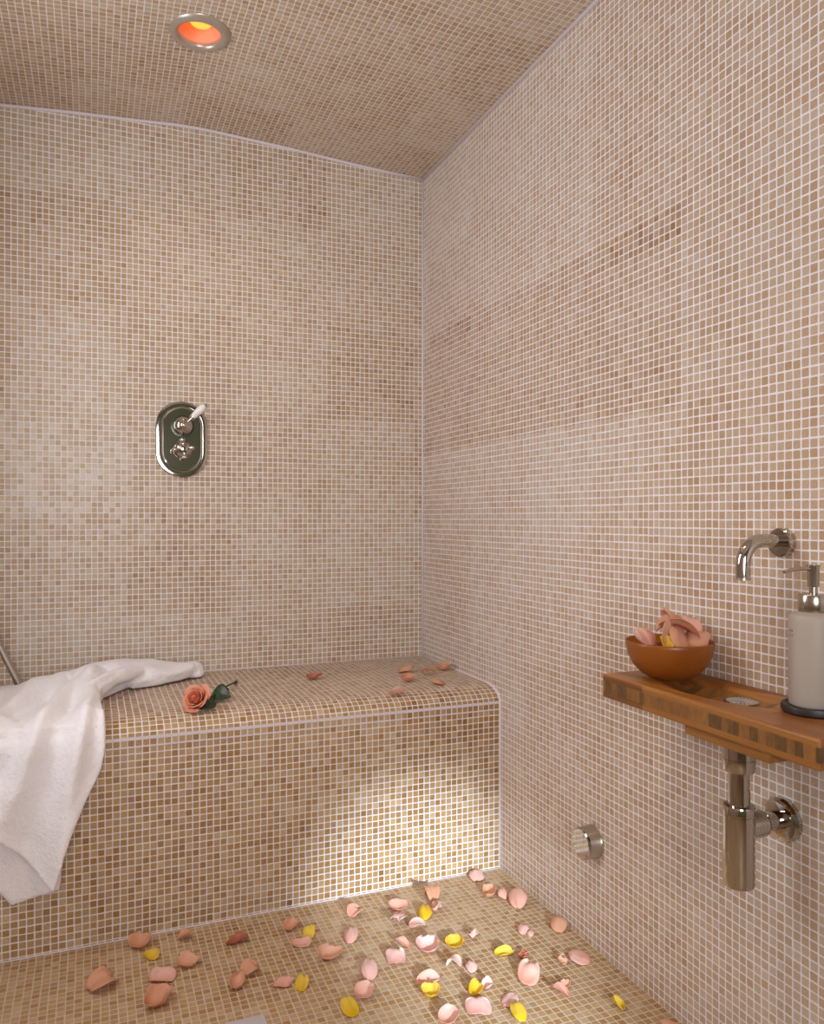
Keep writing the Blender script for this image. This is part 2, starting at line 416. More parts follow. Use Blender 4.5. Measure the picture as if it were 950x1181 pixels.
# ------------------------------------------------------------------ shower valve on the back wall
VX, VZ = 0.2615, 1.2510
def stadium(bm, w, h, prof2, x, z, n=24):
    rings = []
    for ins, dep in prof2:
        r = w / 2 - ins; hh = (h - w) / 2; ring = []
        for k in range(2 * n):
            a = PI * k / (n - 1) if k < n else PI + PI * (k - n) / (n - 1)
            ring.append(bm.verts.new((x + r * math.cos(a), YW - dep, z + r * math.sin(a) + (hh if k < n else -hh))))
        rings.append(ring)
    for a, b_ in zip(rings, rings[1:]):
        for i in range(2 * n):
            j = (i + 1) % (2 * n); bm.faces.new((a[i], a[j], b_[j], b_[i]))
    bm.faces.new(rings[-1]); return bm
t = thing('shower_valve', (VX, YW, VZ - 0.12), 'oval chrome shower mixer with white lever and cross handle on back wall', 'shower valve')
bm = stadium(bmesh.new(), 0.158, 0.240, [(0, 0), (0, 0.0045), (0.0010, 0.0085), (0.0030, 0.0102), (0.0150, 0.0118), (0.0162, 0.0115), (0.018, 0.0095)], VX, VZ)
pl = obj('backplate', bm, M['chrome'], t, sharp=25)
bm = stadium(bmesh.new(), 0.124, 0.206, [(0, 0.010), (0.0008, 0.0125), (0.003, 0.0150), (0.006, 0.0155), (0.0064, 0.0155), (0.012, 0.0155)], VX, VZ)
obj('faceplate', bm, M['chrome'], pl, sharp=5)
lz = VZ + 0.0405
hub = obj('lever_hub', lathe(bmesh.new(), [(0.031, 0.013), (0.031, 0.016), (0.0285, 0.018), (0.0285, 0.034), (0.026, 0.044), (0.019, 0.051), (0.012, 0.053), (0.011, 0.058), (0.007, 0.061), (0, 0.062)], (VX + .001, YW, lz), (0, -1, 0)), M['chrome'], t)
obj('collar', lathe(bmesh.new(), [(0.034, 0.0150), (0.034, 0.017), (0.031, 0.0175)], (VX + .001, YW, lz), (0, -1, 0)), M['black_groove'], hub)
ld = Vector((0.70, -0.16, 0.70)).normalized(); lo = Vector((VX + .001, YW - 0.045, lz))
hd = obj('lever', lathe(bmesh.new(), [(0.0045, 0.016), (0.0045, 0.034), (0.0075, 0.036), (0.0075, 0.0385), (0, 0.0385)], lo, ld, n=24), M['chrome'], t)
obj('lever_grip', lathe(bmesh.new(), [(0.0, 0.037), (0.0075, 0.038), (0.0095, 0.046), (0.0115, 0.066), (0.0112, 0.080), (0.0085, 0.088), (0.0, 0.089)], lo, ld, n=28), M['porcelain'], hd)['label'] = 'white porcelain lever grip'
obj('end_cap', lathe(bmesh.new(), [(0.0, 0.0885), (0.005, 0.0885), (0.0058, 0.092), (0.003, 0.096), (0, 0.0965)], lo, ld, n=20), M['nickel'], hd)
cz = VZ - 0.032
obj('cross_hub', lathe(bmesh.new(), [(0.029, 0.013), (0.029, 0.016), (0.027, 0.018), (0.025, 0.030), (0.020, 0.036), (0.014, 0.038), (0.013, 0.056), (0.010, 0.062), (0, 0.064)], (VX + .001, YW, cz), (0, -1, 0)), M['chrome'], t)
for k in range(4):
    a = PI / 2 * k + 0.12
    d = Vector((math.cos(a), 0, math.sin(a)))
    obj('cross_arm', lathe(bmesh.new(), [(0.0050, 0.008), (0.0042, 0.016), (0.0050, 0.020), (0.0075, 0.023), (0.0082, 0.027), (0.0070, 0.031), (0.003, 0.0335), (0, 0.0338)], (VX + .001, YW - 0.050, cz), d, n=20), M['chrome'], t)

# ------------------------------------------------------------------ round jet on the right wall
t = thing('steam_jet', (XR, 1.535, 0.249), 'round chrome jet low on right wall between bench and drain trap', 'jet')
obj('barrel', lathe(bmesh.new(), [(0.0375, 0.0), (0.0385, 0.003), (0.0370, 0.006), (0.0365, 0.032)], (XR, 1.535, 0.249), (-1, 0, 0), cap=False), M['nickel'], t)
obj('face', lathe(bmesh.new(), [(0.0365, 0.032), (0.0355, 0.0355), (0.033, 0.0375), (0.0, 0.0378)], (XR, 1.535, 0.249), (-1, 0, 0)), M['chrome'], t)

# ------------------------------------------------------------------ wooden basin
SX0, SY0, SY1, SZ0, SZ1 = 0.908, 0.770, 1.258, 0.660, 0.7055
DR = Vector((1.028, 1.026))
def top_z(x, y):
    e = math.sqrt(((x - 1.008) / 0.070) ** 2 + ((y - 1.060) / 0.150) ** 2)
    d = sstep(1.0, 0.52, e) if y < 1.055 else sstep(1.0, lerp(0.52, 0.30, sstep(1.055, 1.16, y)), e)
    dr = math.hypot(x - DR.x, y - DR.y)
    dz = 0.0165 * d + 0.0105 * d * sstep(0.045, 0.075, dr) * sstep(1.03, 1.09, y)
    return SZ1 - dz
t = thing('washbasin', (XR, 1.01, SZ0), 'narrow laminated wooden basin shelf fixed to right wall', 'washbasin')
bm = bmesh.new(); NX, NY = 36, 84
g = [[bm.verts.new((lerp(SX0, XR, i / NX), y, top_z(lerp(SX0, XR, i / NX), y))) for i in range(NX + 1)] for y in [lerp(SY0, SY1, k / NY) for k in range(NY + 1)]]
for k in range(NY):
    for i in range(NX): bm.faces.new((g[k][i], g[k][i + 1], g[k + 1][i + 1], g[k + 1][i]))
lo4 = [bm.verts.new(p) for p in ((SX0, SY0, SZ0), (XR, SY0, SZ0), (XR, SY1, SZ0), (SX0, SY1, SZ0))]
bm.faces.new([lo4[0], lo4[1]] + [g[0][i] for i in range(NX, -1, -1)])
bm.faces.new([lo4[2], lo4[3]] + [g[NY][i] for i in range(NX + 1)])
bm.faces.new([lo4[3], lo4[0]] + [g[k][0] for k in range(NY + 1)])
bm.faces.new([lo4[1], lo4[2]] + [g[k][NX] for k in range(NY, -1, -1)])
bm.faces.new(lo4[::-1])
pk = bevel(obj('plank', bm, M['wood'], t, sharp=40), 0.0090, 4, 50)
bm = box(bmesh.new(), (0.920, 0.866, 0.6420), (XR, 1.046, 0.6605))
bevel(obj('underside_block', bm, M['wood'], t), 0.003, 2)
dz = top_z(DR.x, DR.y)
dr = obj('drain', lathe(bmesh.new(), [(0.0305, -0.002), (0.0305, 0.0022), (0.0285, 0.0032), (0.0262, 0.0028), (0.0262, 0.0012), (0, 0.0010)], (DR.x, DR.y, dz), n=48), M['steel'], t)
bm = bmesh.new()
for k in range(24):
    a = 2 * PI * k / 24; u = Vector((math.cos(a), math.sin(a), 0)); w = Vector((-u.y, u.x, 0)) * 0.0012
    c = Vector((DR.x, DR.y, dz + 0.0016)); q4 = []
    for z in (0.0, 0.0016):
        q4.append([bm.verts.new(c + u * r + w * sgn + Vector((0, 0, z))) for r, sgn in ((0.008, -1), (0.026, -1.6), (0.026, 1.6), (0.008, 1))])
    bm.faces.new(q4[1]); bm.faces.new(q4[0][::-1])
    for i in range(4):
        j = (i + 1) % 4; bm.faces.new((q4[0][i], q4[0][j], q4[1][j], q4[1][i]))
obj('grate', bm, plain('pale strainer ribs', 'D8D4CE', 0.3, 0.6), dr)

# bottle trap under the basin
TX, TY = 0.9845, 0.9900
t = thing('bottle_trap', (TX, TY, 0.398), 'chrome bottle trap hanging under wooden basin', 'drain trap')
obj('top_nut', lathe(bmesh.new(), [(0.018, 0.589), (0.0245, 0.589), (0.0262, 0.592), (0.0262, 0.609), (0.0255, 0.6095), (0.0255, 0.6110), (0.0262, 0.6115), (0.0262, 0.6420), (0, 0.6420)], (TX, TY, 0)), M['chrome'], t)
obj('inlet_pipe', lathe(bmesh.new(), [(0.0172, 0.520), (0.0172, 0.592)], (TX, TY, 0)), M['chrome'], t)
obj('trap_body', lathe(bmesh.new(), [(0, 0.398), (0.020, 0.3985), (0.0238, 0.401), (0.0254, 0.407), (0.0254, 0.517), (0.0248, 0.5175), (0.0248, 0.519), (0.0256, 0.5195), (0.0256, 0.530), (0.0245, 0.533), (0.0172, 0.534)], (TX, TY, 0), cap=False), M['chrome'], t)
obj('outlet_arm', lathe(bmesh.new(), [(0.021, 0.012), (0.0225, 0.026), (0.0225, 0.046), (0.0215, 0.047), (0.0205, 0.050), (0.0165, 0.053), (0.0165, 0.101)], (TX, TY, 0.4955), (1, 0, 0)), M['chrome'], t)
obj('wall_flange', lathe(bmesh.new(), [(0.0165, -0.016), (0.0255, -0.0160), (0.0335, -0.0135), (0.0365, -0.008), (0.0368, 0.0)], (XR, TY, 0.4945), (1, 0, 0)), M['chrome'], t, sharp=25)

# wall spout
t = thing('wall_spout', (XR, 0.9914, 0.962), 'curved chrome spout on right wall above wooden basin', 'faucet')
pts = [(XR, 0.9914, 0.9655), (1.045, 0.9914, 0.9655)]
for k in range(1, 13):
    a = k / 12 * PI / 2; pts.append((1.033 - 0.0385 * math.sin(a), 0.9914, 0.9655 - 0.0385 + 0.0385 * math.cos(a)))
pts += [(0.9945, 0.9914, 0.905)]
sp = obj('spout', tube(bmesh.new(), pts, 0.0118, n=28), M['chrome'], t, sharp=50)
obj('aerator', lathe(bmesh.new(), [(0.0095, 0.901), (0.0118, 0.9015), (0.0118, 0.9055)], (0.9945, 0.9914, 0), cap=True), M['nickel'], sp)
obj('wall_flange', lathe(bmesh.new(), [(0.0118, -0.0135), (0.0225, -0.0135), (0.0243, -0.012), (0.0248, -0.009), (0.0248, 0.0)], (XR, 0.9914, 0.9625), (1, 0, 0)), M['chrome'], t, sharp=25)

# soap dispenser and its coaster
BX, BY, BZ = 1.024, 0.8805, 0.7165
t = thing('soap_coaster', (BX, BY, SZ1), 'round black coaster under the soap dispenser on wooden basin', 'coaster')
obj('dish', lathe(bmesh.new(), [(0, 0), (0.042, 0), (0.0455, 0.0035), (0.0462, 0.009), (0.0452, 0.0125), (0.043, 0.0135), (0.0400, 0.0125), (0.0385, 0.011), (0, 0.011)], (BX, BY, SZ1), n=56), M['dark'], t)
t = thing('soap_dispenser', (BX, BY, BZ), 'frosted glass soap dispenser with steel pump, on black coaster', 'soap dispenser')
bt = obj('bottle', lathe(bmesh.new(), [(0, 0.0), (0.031, 0.0), (0.0338, 0.002), (0.0348, 0.006), (0.0350, 0.130), (0.0345, 0.1355), (0.032, 0.1395), (0.026, 0.142), (0.021, 0.144), (0.0205, 0.150), (0, 0.150)], (BX, BY, BZ), n=56), M['bottle'], t)
bm = bmesh.new()
for zc in (0.108, 0.115):
    for k in range(3):
        a0 = math.radians(156 + k * 5.0); ring = []
        for da, dzz in ((-1.7, -0.0016), (1.7, -0.0016), (1.7, 0.0018), (-1.7, 0.0018)):
            a = a0 + math.radians(da * 0.7); ring.append(bm.verts.new((BX + 0.03525 * math.cos(a), BY + 0.03525 * math.sin(a), BZ + zc + dzz)))
        if k != 1 or zc > 0.11: bm.faces.new(ring)
obj('print', bm, plain('dark print', '5A4A3C', 0.6), bt, sharp=0)
obj('collar', lathe(bmesh.new(), [(0.0208, 0.143), (0.0215, 0.144), (0.0215, 0.169), (0.0205, 0.1705), (0.006, 0.171)], (BX, BY, BZ), n=44), M['steel'], t)
obj('pump_stem', lathe(bmesh.new(), [(0.0062, 0.170), (0.0062, 0.186)], (BX, BY, BZ), n=24), M['steel'], t)
ph = obj('pump_head', lathe(bmesh.new(), [(0.0082, 0.182), (0.0086, 0.184), (0.0090, 0.212), (0.0098, 0.2145), (0.0098, 0.2155), (0, 0.216)], (BX, BY, BZ), n=28), M['steel'], t)
nz = [(BX - 0.004, BY, BZ + 0.2098), (BX - 0.025, BY + 0.002, BZ + 0.2100), (BX - 0.042, BY + 0.003, BZ + 0.2085), (BX - 0.056, BY + 0.004, BZ + 0.2055)]
obj('nozzle', tube(bmesh.new(), catmull(nz, 5), [0.0034] * 6 + [0.0030] * 5 + [0.0024] * 5, n=14), M['steel'], ph, sharp=60)

# amber bowl
OX, OY, OZ = 1.000, 1.176, SZ1
t = thing('glass_bowl', (OX, OY, OZ), 'amber glass bowl of rose petals on far end of wooden basin', 'bowl')
obj('bowl_wall', lathe(bmesh.new(), [(0, 0.0), (0.030, 0.0), (0.036, 0.0015), (0.052, 0.010), (0.066, 0.024), (0.0755, 0.042), (0.0795, 0.062), (0.0800, 0.0685), (0.0788, 0.0700), (0.0775, 0.0685), (0.0770, 0.062), (0.073, 0.043), (0.064, 0.027), (0.050, 0.014), (0.034, 0.006), (0, 0.0045)], (OX, OY, OZ), n=72), M['amber'], t, sharp=0)

# grey rod at the left edge
rb, rt = Vector((-0.185, 2.470, HB + 0.006)), Vector((-0.610, 2.470, HB + 0.96))
t = thing('metal_rod', rb, 'slim grey metal rod slanting up behind the white towel', 'rod')
obj('shaft', tube(bmesh.new(), [rb, rt], 0.0095, n=20), M['nickel'], t)
obj('end_cap', tube(bmesh.new(), [rb - (rt - rb) * 0.004, rb + (rt - rb) * 0.02], 0.0115, n=20), M['nickel'], t)

# floor drain cover, just cut by the lower edge of the picture
bm = box(bmesh.new(), (0.245, 1.45, 0.0), (0.322, 1.580, 0.0025))
t = thing('floor_drain', (0.283, 1.52, 0), 'pale metal floor drain cover at bottom edge of the picture', 'drain')
bevel(obj('drain_cover', bm, plain('pale metal', 'C9C4CC', 0.35, 0.3), t), 0.001, 2)

# ------------------------------------------------------------------ petals
KIND = {  # long bend, cross bend, rim curl, lift of the tip (deg), side roll (deg), noise
    'dome':  (-1.5, -1.7, 0.10, 12, 6, 0.09),
    'cup':   (2.3, 2.7, 0.25, 14, 0, 0.10),
    'arch':  (0.6, -3.0, 0.3, 20, 0, 0.09),
    'boat':  (0.8, 3.0, 0.1, 8, 22, 0.08),
    'fan':   (0.9, -0.7, 0.55, 30, 8, 0.10),
    'curl':  (3.0, 0.8, 0.0, 10, 10, 0.05),
    'wave':  (-1.3, 1.3, 0.5, 10, 12, 0.16),
    'crumple': (2.2, 2.4, 0.5, 20, 30, 0.34),
    'flat':  (-0.6, -0.8, 0.15, 8, 5, 0.09),
}
def petal_pts(kind, seed, L=1.0, W=0.92, nu=12, nv=14):
    B, A, rim, pitch, roll, nz_ = KIND[kind]
    r = random.Random(seed)
    B *= r.uniform(0.85, 1.15); A *= r.uniform(0.85, 1.15); notch = r.uniform(-0.03, 0.07)
    pts = []; skew = r.uniform(-0.15, 0.15)
    for k in range(nv + 1):
        v = k / nv
        w = math.sqrt(max(0.0, 1 - ((v - 0.58) / 0.45) ** 2)) if v > 0.58 else math.sqrt(max(0.0, 1 - ((0.58 - v) / 0.60) ** 2))
        w = max(w, 0.12)
        for i in range(nu + 1):
            u = i / nu * 2 - 1
            x = u * W / 2 * w + skew * (v - 0.5) * 0.5
            y = (v - 0.5) * L - notch * math.exp(-(u / 0.4) ** 2) * v ** 5
            kA = A / W; kB = B / L
            xx = math.sin(kA * x) / kA; zA = (1 - math.cos(kA * x)) / kA
            yy = math.sin(kB * y) / kB; zB = (1 - math.cos(kB * y)) / kB
            p = Vector((xx, yy - zA * math.sin(kB * y), zB + zA * math.cos(kB * y)))
            e = max(0.0, v - 0.62) / 0.38
            p.z -= rim * e * e * 0.5 * (1 - 0.3 * u * u)
            nn = noise.noise_vector(Vector((u * 1.6 + seed * 3.1, v * 1.9, seed * 1.7)))
            p += nn * nz_ * (0.35 + 0.65 * v)
            pts.append(p)
    R = Matrix.Rotation(math.radians(pitch), 3, 'X') @ Matrix.Rotation(math.radians(roll * (1 if seed % 2 else -1)), 3, 'Y')
    return [R @ p for p in pts], nu, nv
def petal_obj(name, pts, nu, nv, m, origin=None, parent=None, thick=0.0007):
    bm = bmesh.new(); uvl = bm.loops.layers.uv.new('UVMap')
    V = [bm.verts.new(p) for p in pts]
    for k in range(nv):
        for i in range(nu):
            a = k * (nu + 1) + i
            f = bm.faces.new((V[a], V[a + 1], V[a + nu + 2], V[a + nu + 1]))
            for lp, (du, dv) in zip(f.loops, ((0, 0), (1, 0), (1, 1), (0, 1))): lp[uvl].uv = ((i + du) / nu, (k + dv) / nv)
    o = obj(name, bm, m, parent, sharp=0, recalc=False, origin=origin)
    sd = o.modifiers.new('thickness', 'SOLIDIFY'); sd.thickness = thick; sd.offset = 0
    return o
ANG_CAM = -math.atan2(YS, YC)
def ground_petal(x, y, wpx, hpx, kind, mname, rot, label, group, z0, seed):
    """a fallen petal resting on the plane z0, as wide as it looks from the door, turned by rot"""
    c0 = on_z(x, y, z0); depth = c0.x * YS + c0.y * YC; ppm = F / depth
    phi = math.atan2(H - z0, math.hypot(c0.x, c0.y)); sp_, cp_ = math.sin(phi), math.cos(phi)
    pts, nu, nv = petal_pts(kind, seed)
    R = Matrix.Rotation(math.radians(rot - 90), 3, 'Z'); pts = [R @ p for p in pts]      # x: right, y: away from the viewer
    mx = max(p.x for p in pts); mn = min(p.x for p in pts)
    sc = wpx / ppm / (mx - mn)
    pts = [p * sc for p in pts]
    up = [p.y * sp_ + p.z * cp_ for p in pts]
    hk = (hpx / ppm) / (max(up) - min(up)); hk = max(0.42, min(1.45, hk))
    pts = [Vector((p.x, p.y * hk, p.z * hk)) for p in pts]
    up = [p.y * sp_ + p.z * cp_ for p in pts]
    zm = min(p.z for p in pts)
    cxm = (max(p.x for p in pts) + min(p.x for p in pts)) / 2
    cup = (max(up) + min(up)) / 2 - zm * cp_
    RW = Matrix.Rotation(ANG_CAM, 3, 'Z')
    pts = [Vector((p.x - cxm, p.y - cup / sp_, p.z - zm + 0.0006)) for p in pts]
    w = [RW @ p + Vector((c0.x, c0.y, z0)) for p in pts]
    push = max(0.0, max(p.x for p in w) - (XR - 0.004)); 
    if z0 < 0.1: pushy = max(0.0, max(p.y for p in w) - (YB - 0.003))
    else: pushy = max(0.0, max(p.y for p in w) - (YW - 0.006))
    w = [p - Vector((push, pushy, 0)) for p in w]
    org = Vector((sum(p.x for p in w) / len(w), sum(p.y for p in w) / len(w), z0))
    o = petal_obj('rose_petal', w, nu, nv, M[mname], origin=org)
    return tag(o, label, 'petal', group)
GF = 'rose petals scattered on the floor'; GB = 'rose petals scattered on the bench'
FLOOR = [
 (125, 1128, 33, 25, 'wave', 'salmon', 40, 'leftmost petal on the floor, large and salmon'),
 (166, 1083, 25, 17, 'cup', 'salmon', 90, 'salmon cupped petal at bench foot, just above a slim yellow petal'),
 (177, 1100, 19, 12, 'curl', 'yellow', 35, 'slim curled yellow petal at far left of the floor'),
 (217, 1077, 16, 11, 'wave', 'salmon', 25, 'small salmon petal nearest bench foot left of the dusty red petal'),
 (221, 1105, 25, 17, 'cup', 'salmon', 60, 'salmon cupped petal with raised right tip below a small salmon one'),
 (190, 1123, 31, 15, 'arch', 'pink', 90, 'arched pink petal straddling the tiles above a cupped salmon petal'),
 (188, 1147, 28, 23, 'cup', 'salmon', 60, 'cupped salmon petal below the arched pink one at lower left'),
 (276, 1081, 24, 13, 'boat', 'dusty', 20, 'dusty red boat-shaped petal left of the yellow petal near bench'),
 (291, 1115, 22, 17, 'wave', 'salmon', 45, 'upper right salmon petal of an overlapping pair, thin and twisted'),
 (276, 1130, 18, 18, 'cup', 'salmon', 95, 'lower left salmon petal of an overlapping pair, rounded'),
 (337, 1065, 17, 14, 'cup', 'salmon', 60, 'salmon petal upper left of the bright yellow petal near bench'),
 (357, 1075, 14, 16, 'fan', 'yellow', 100, 'bright yellow petal touching a thin pink strip near bench'),
 (348, 1086, 25, 8, 'curl', 'pink', 5, 'thin pink strip-like petal just below a bright yellow petal'),
 (328, 1132, 23, 11, 'arch', 'pink', 80, 'pink arched petal left of a yellow teardrop petal'),
 (349, 1133, 16, 18, 'fan', 'yellow', 70, 'yellow teardrop petal at the right tip of an arched pink petal'),
 (382, 1097, 27, 17, 'cup', 'salmon', 80, 'salmon cupped petal alone below right of the thin pink strip'),
 (411, 1050, 20, 15, 'wave', 'pink', 50, 'twisted pinkish petal near bench foot, apart from the others'),
 (405, 1079, 17, 18, 'dome', 'pale', 90, 'pale pink rounded petal right of the yellow petal near bench'),
 (426, 1118, 20, 22, 'dome', 'pale', 90, 'pale rounded petal just above a folded pink lip'),
 (421, 1141, 23, 18, 'cup', 'pink', 60, 'pink folded petal between a pale round petal and a yellow fan'),
 (404, 1161, 22, 20, 'fan', 'yellow', 120, 'yellow fan-shaped petal at lower centre, nearest the picture bottom on its left'),
 (459, 1043, 22, 13, 'cup', 'pink', 110, 'small pink petal overlapped by a white-pink fan below it'),
 (460, 1057, 21, 16, 'fan', 'pale', 265, 'white-pink fan petal left of the yellow petal near bench centre'),
 (456, 1102, 24, 17, 'arch', 'pale', 95, 'pale pink arched petal below a small pink boat petal'),
 (464, 1086, 18, 12, 'boat', 'pink', 150, 'small pink boat petal above the pale arched petal at centre'),
 (490, 1052, 17, 17, 'dome', 'yellow', 95, 'yellow rounded petal beside a crumpled pink bud near bench'),
 (497, 1030, 19, 18, 'wave', 'salmon', 110, 'orange twisted petal at bench foot above a crumpled pink bud'),
 (503, 1045, 14, 14, 'crumple', 'pink', 40, 'crumpled pink bud-like petal right of the yellow rounded petal'),
 (481, 1064, 20, 11, 'wave', 'pale', 15, 'pale pink petal just below left of the yellow rounded petal'),
 (492, 1088, 25, 19, 'cup', 'pale', 90, 'large pale pink cup-shaped petal left of the yellow cupped petal'),
 (523, 1085, 21, 15, 'cup', 'yellow', 85, 'yellow cupped petal right of the large pale pink cup'),
 (544, 1076, 15, 10, 'crumple', 'pink', 10, 'small crumpled pink petal right of and above the yellow cup'),
 (522, 1108, 19, 13, 'wave', 'pale', 160, 'pale double-lobed petal left of a small pale dome'),
 (543, 1115, 14, 13, 'dome', 'pale', 90, 'small pale domed petal right of the double-lobed one'),
 (494, 1127, 28, 16, 'boat', 'pink', 20, 'pink curled petal lying over the top of a yellow petal'),
 (496, 1141, 22, 16, 'cup', 'yellow', 90, 'yellow petal tucked under a curled pink one'),
 (548, 1138, 17, 17, 'boat', 'yellow', 60, 'folded yellow petal beside a narrow pink tube petal'),
 (561, 1133, 13, 17, 'curl', 'pale', 110, 'narrow rolled pink petal right of the folded yellow petal'),
 (517, 1169, 25, 21, 'cup', 'pink', 70, 'pink cup petal with pale inside nearest the bottom of the picture'),
 (551, 1160, 31, 18, 'arch', 'pale', 90, 'wide arched pale petal below the folded yellow petal'),
 (543, 1004, 18, 13, 'dome', 'pale', 90, 'pale domed petal leaning against the brightly lit bench foot'),
 (563, 1027, 16, 14, 'cup', 'salmon', 50, 'peach cupped petal left of a pair near the corner'),
 (579, 1031, 13, 13, 'dome', 'pink', 130, 'small pink petal left of the big peach dome in the corner'),
 (596, 1036, 22, 22, 'dome', 'pink', 80, 'big peach domed petal in the corner of bench and wall'),
 (603, 1072, 13, 11, 'dome', 'pale', 60, 'pale petal of a tiny pair, left one'),
 (611, 1077, 8, 7, 'dome', 'pale', 90, 'tiniest pale petal, right one of a pair'),
 (580, 1096, 22, 11, 'boat', 'yellow', 5, 'yellow boat-shaped petal alone at right centre of the floor'),
 (602, 1100, 12, 10, 'crumple', 'dusty', 90, 'tiny dark red bud-like petal right of the yellow boat petal'),
 (608, 1121, 26, 27, 'fan', 'pink', 60, 'largest peach fan petal below the tiny dark red one'),
 (587, 1153, 20, 15, 'flat', 'pale', 30, 'pale pink petal tucked behind a yellow domed petal'),
 (597, 1167, 19, 20, 'dome', 'yellow', 100, 'yellow domed petal in front of a pale one at bottom right'),
 (649, 1065, 20, 17, 'dome', 'salmon', 85, 'salmon domed petal close against the right wall foot'),
 (648, 1106, 12, 12, 'crumple', 'salmon', 60, 'small rolled orange petal touching a flat dusty pink one'),
 (667, 1104, 25, 16, 'flat', 'pink', 170, 'flat dusty pink petal near right wall beside a rolled orange one'),
 (645, 1141, 20, 15, 'boat', 'pink', 145, 'pink boat petal in front of a small peach one at lower right'),
 (651, 1134, 11, 9, 'cup', 'salmon', 80, 'small peach petal half hidden behind a pink boat petal'),
 (711, 1156, 14, 15, 'crumple', 'yellow', 110, 'rightmost yellow petal, small and crumpled, near right wall foot'),
 (776, 1180, 28, 12, 'arch', 'salmon', 150, 'rightmost petal of all, salmon, cut by the picture bottom'),
]
BENCH = [
 (365, 779, 19, 9, 'cup', 'dusty', 15, 'orange petal alone on bench between the rose and the other petals'),
 (468, 771, 17, 9, 'dome', 'salmon', 20, 'rear petal of two touching ones on the bench'),
 (470, 781, 15, 10, 'cup', 'salmon', 60, 'front petal of two touching ones on the bench'),
 (457, 796, 18, 9, 'boat', 'pink', 20, 'bench petal nearest the rounded edge'),
 (494, 774, 17, 8, 'wave', 'salmon', 160, 'bench petal left of the one nearest right wall'),
 (511, 768, 18, 10, 'cup', 'salmon', 20, 'bench petal nearest the right wall'),
 (504, 786, 17, 8, 'dome', 'salmon', 170, 'bench petal in front of the two nearest right wall'),
]
for k, a in enumerate(FLOOR): ground_petal(*a[:7], a[7], GF, 0.0, 11 + k)
for k, a in enumerate(BENCH): ground_petal(*a[:7], a[7], GB, HB, 101 + k)

# petals heaped in the amber bowl
GW = 'rose petals in the amber bowl'
def bowl_petal(dx, dy, dz_, size, kind, mname, yaw, pitch, roll, label, seed):
    pts, nu, nv = petal_pts(kind, seed)
    R = Matrix.Rotation(math.radians(yaw) + ANG_CAM, 3, 'Z') @ Matrix.Rotation(math.radians(pitch), 3, 'X') @ Matrix.Rotation(math.radians(roll), 3, 'Y')
    RW = Matrix.Rotation(ANG_CAM, 3, 'Z')
    c = Vector((OX, OY, OZ + dz_)) + RW @ Vector((dx, dy, 0))
    w = [R @ (p * size) + c for p in pts]
    fixed = []
    for p in w:                                       # keep it inside the bowl wall
        hgt = p.z - OZ; rr = Vector((p.x - OX, p.y - OY)); lim = 0.069 if hgt > 0.05 else lerp(0.028, 0.066, max(0, hgt - 0.008) / 0.042)
        if hgt < 0.074 and rr.length > lim: rr = rr * (lim / rr.length)
        fixed.append(Vector((OX + rr.x, OY + rr.y, max(p.z, OZ + 0.010))))
    o = petal_obj('rose_petal', fixed, nu, nv, M[mname], origin=c)
    return tag(o, label, 'petal', GW)
bowl_petal(-0.050, -0.018, 0.074, 0.050, 'fan', 'pink', 60, 30, 0, 'pale petal standing at the left rim inside the amber bowl', 201)
bowl_petal(-0.034, 0.012, 0.080, 0.056, 'dome', 'pink', 20, 30, 10, 'pink domed petal second from left in the amber bowl', 202)
bowl_petal(-0.018, -0.040, 0.070, 0.036, 'cup', 'yellow', 0, 40, 0, 'yellow petal at the front rim of the amber bowl', 203)
bowl_petal(-0.004, -0.022, 0.084, 0.066, 'fan', 'salmon', 50, 62, 15, 'tall salmon petal standing in the middle of the bowl', 204)
bowl_petal(0.012, -0.036, 0.078, 0.058, 'flat', 'salmon', 20, 50, 10, 'salmon petal leaning at the front centre of the bowl', 205)
bowl_petal(0.022, -0.008, 0.100, 0.078, 'wave', 'salmon', 80, 16, 8, 'large wavy salmon petal topping the heap in the bowl', 206)
bowl_petal(0.042, -0.028, 0.078, 0.058, 'dome', 'salmon', 330, 35, 0, 'rounded salmon petal at the right front of the bowl', 207)
bowl_petal(0.016, 0.028, 0.094, 0.070, 'fan', 'salmon', 100, 45, 0, 'salmon petal at the back of the heap in the bowl', 208)
bowl_petal(0.036, 0.004, 0.090, 0.062, 'flat', 'pink', 320, 45, 12, 'pink petal on the right slope of the heap in the bowl', 211)
bowl_petal(0.000, 0.004, 0.040, 0.080, 'cup', 'dusty', 45, 5, 0, 'deep orange petal at the bottom of the bowl seen through glass', 209)
bowl_petal(0.004, -0.006, 0.058, 0.084, 'dome', 'salmon', 130, 4, 0, 'broad salmon petal under the heap in the bowl', 210)

